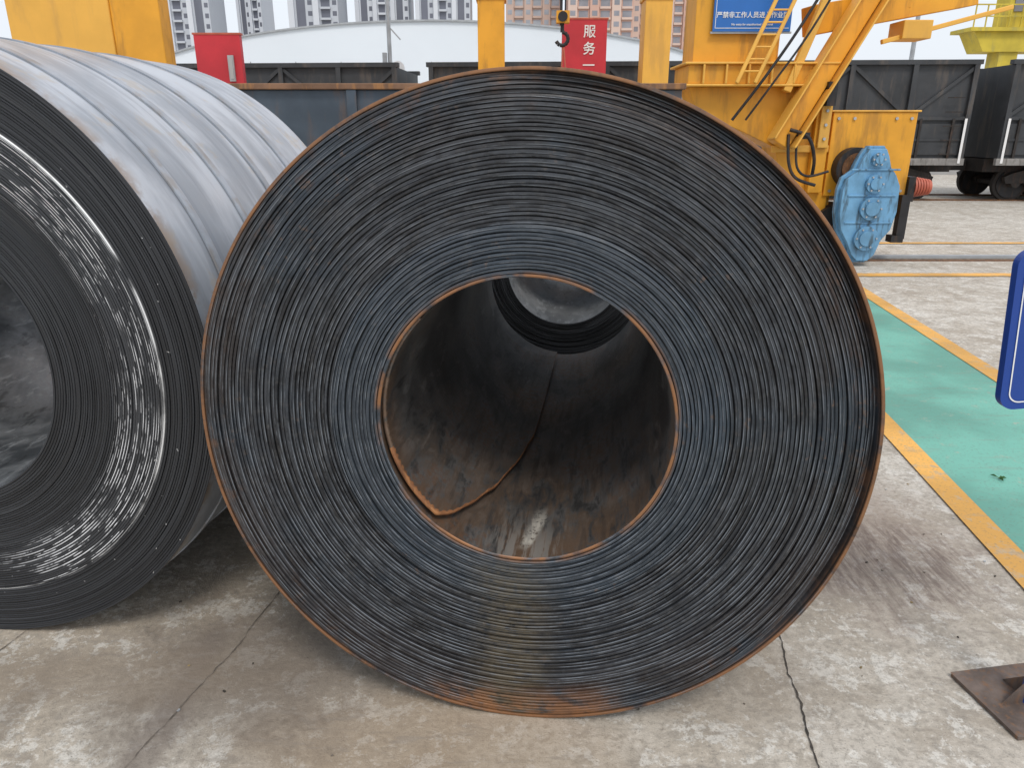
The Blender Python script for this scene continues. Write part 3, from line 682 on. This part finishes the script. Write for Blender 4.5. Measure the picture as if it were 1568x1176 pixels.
for yy in (16.95, 18.4):
    M = Matrix.Translation((0, yy+.6, 0)) @ Matrix.Rotation(sl, 4, 'Z')
    b.box((-40, -.035, 0), (50, .035, .03), M_rust, M)
b.obj('railway_track')
b = MB(); b.box((-80, 27, 0), (80, 27.3, 2.2), M_wall)
for i in range(40): b.box((-80+i*4, 26.9, 0), (-79.6+i*4, 27, 2.3), M_wall)
b.obj('perimeter_wall')

def shed(name, x0, x1, y0, y1, he, ha):
    b = MB(); N = 40; P = []
    for i in range(N+1):
        t = i/N; x = x0+(x1-x0)*t; z = he+(ha-he)*(1-(2*t-1)**2)**.8
        P.append((x, z))
    b.add([(x, y0, z) for x, z in P]+[(x, y1, z) for x, z in P], [(i, i+1, N+2+i, N+1+i) for i in range(N)], M_shed, True)
    poly = [(x0, 0)]+P+[(x1, 0)]
    b.add([(x, y0, z) for x, z in poly], [tuple(range(len(poly)))], M_shed); b.add([(x, y1, z) for x, z in poly], [tuple(range(len(poly)))[::-1]], M_shed)
    b.box((x0-.05, y0, 0), (x0, y1, he), M_shed); b.box((x1, y0, 0), (x1+.05, y1, he), M_shed)
    for p, q in zip(P, P[1:]): b.beam((p[0], y0-.05, p[1]), (q[0], y0-.05, q[1]), .08, .12, M_galv)
    for i in range(1, 12):
        x = x0+(x1-x0)*i/12; b.box((x-.02, y0-.03, 0), (x+.02, y0, he-.1), M_galv)
    return b.obj(name)
shed('white_warehouse', -17.5, 9.5, 40, 75, 4.8, 6.55)
shed('white_warehouse', -46, -17.9, 44, 75, 4.3, 5.6)

def tower(xa, xb, d, h, wall, strips, win, kind, dep=14):
    b = MB(); b.box((xa, d, 0), (xb, d+dep, h), wall)
    n = max(2, int((xb-xa)/5.2)); st = (xb-xa)/n; fl = int(h/3)
    for i in range(n):
        x = xa+i*st
        if kind == 'grey':
            b.box((x+st*.32, d-.05, 3), (x+st*.68, d, h-2), strips)
            b.box((x+.05, d-1.0, 0), (x+st*.24, d, h+1), M_bldgw)
            for f in range(fl):
                z = f*3+.5
                if i % 2: b.box((x+st*.30, d-.9, z-.3), (x+st*.72, d-.05, z+.3), wall)
                b.box((x+st*.78, d-.04, z+.9), (x+st*.95, d, z+2.2), strips)
        else:
            b.box((x+.02, d-.9, 0), (x+st*.42, d, h+.8), wall if i % 2 else M_beige)
            for f in range(fl):
                z = f*3+.6
                b.box((x+st*.10, d-.95, z+.7), (x+st*.34, d-.9, z+2.1), win)
                b.box((x+st*.50, d-.05, z+.2), (x+st*.92, d, z+2.2), win)
                b.box((x+st*.46, d-.6, z-.3), (x+st*.96, d-.05, z+.35), M_beige)
    return b.obj('apartment_tower')
tower(-114, -94, 255, 95, M_bldg, M_bldgd, M_win, 'grey')
tower(-92, -84, 275, 90, M_bldgw, M_bldgd, M_win, 'grey')
tower(-68, -53, 250, 100, M_bldg, M_bldgd, M_win, 'grey')
tower(-50, -33, 262, 98, M_bldgw, M_bldgd, M_win, 'grey')
tower(-30, -13, 255, 98, M_bldg, M_bldgd, M_win, 'grey')
tower(-2, 16, 270, 95, M_beige, M_bldgd, M_winlt, 'salmon')
tower(17, 37, 250, 100, M_salmon, M_bldgd, M_win, 'salmon')
tower(38.5, 60, 262, 97, M_salmon, M_bldgd, M_win, 'salmon')

b = MB()
b.prism([(19.9, 5.5), (20.4, 4.7), (26, 4.7), (26, 5.5)], 35, 36.2, M_yellowc)
b.box((19.6, 34.8, 5.5), (26, 36.4, 5.65), M_yellowc)
b.box((21.2, 35.1, 0), (22.0, 36, 4.7), M_yellowc); b.box((24.5, 35.1, 0), (25.3, 36, 4.7), M_yellowc)
for i in range(12): b.box((19.7+i*.5, 34.85, 5.65), (19.74+i*.5, 34.9, 6.5), M_yellowc)
for z in (6.05, 6.5): b.box((19.7, 34.84, z), (26, 34.89, z+.05), M_yellowc)
b.box((21.3, 35.2, 5.65), (22.6, 36.2, 7.6), M_yellowc); b.box((21.5, 35.15, 6.3), (22.4, 35.2, 7.2), M_win)
b.obj('yellow_gantry_crane')

# ------------------------------------------------------------------ light
w = bpy.data.worlds.new('World'); scene.world = w; w.use_nodes = True
nt = w.node_tree; bg = nt.nodes['Background']
sky = nd(nt, 'ShaderNodeTexSky'); sky.sky_type = 'NISHITA'; sky.sun_disc = False
SE, SR = 55, 165
sky.sun_elevation = R_(SE); sky.sun_rotation = R_(SR); sky.dust_density = 5; sky.air_density = 1.2
c = mix(nt, .82, sky.outputs[0], (8.7, 9.2, 9.9, 1))
nt.links.new(c, bg.inputs[0]); bg.inputs[1].default_value = .115
sd = bpy.data.lights.new('sun', 'SUN'); sd.energy = 1.4; sd.angle = R_(15); sd.color = (1, .95, .88)
so = bpy.data.objects.new('sun', sd); scene.collection.objects.link(so)
az = R_(SR); dvec = Vector((math.sin(az)*math.cos(R_(SE)), math.cos(az)*math.cos(R_(SE)), math.sin(R_(SE))))
so.rotation_euler = dvec.to_track_quat('Z', 'Y').to_euler()

# ------------------------------------------------------------------ camera
cd = bpy.data.cameras.new('camera'); cd.lens = 26.0; cd.sensor_width = 36; cd.clip_start = .05; cd.clip_end = 2500
co = bpy.data.objects.new('camera', cd); scene.collection.objects.link(co)
co.location = (0, 0, 1.5); co.rotation_euler = (R_(90-19), 0, 0)
scene.camera = co
scene.view_settings.view_transform = 'Standard'; scene.view_settings.look = 'None'; scene.view_settings.exposure = 0
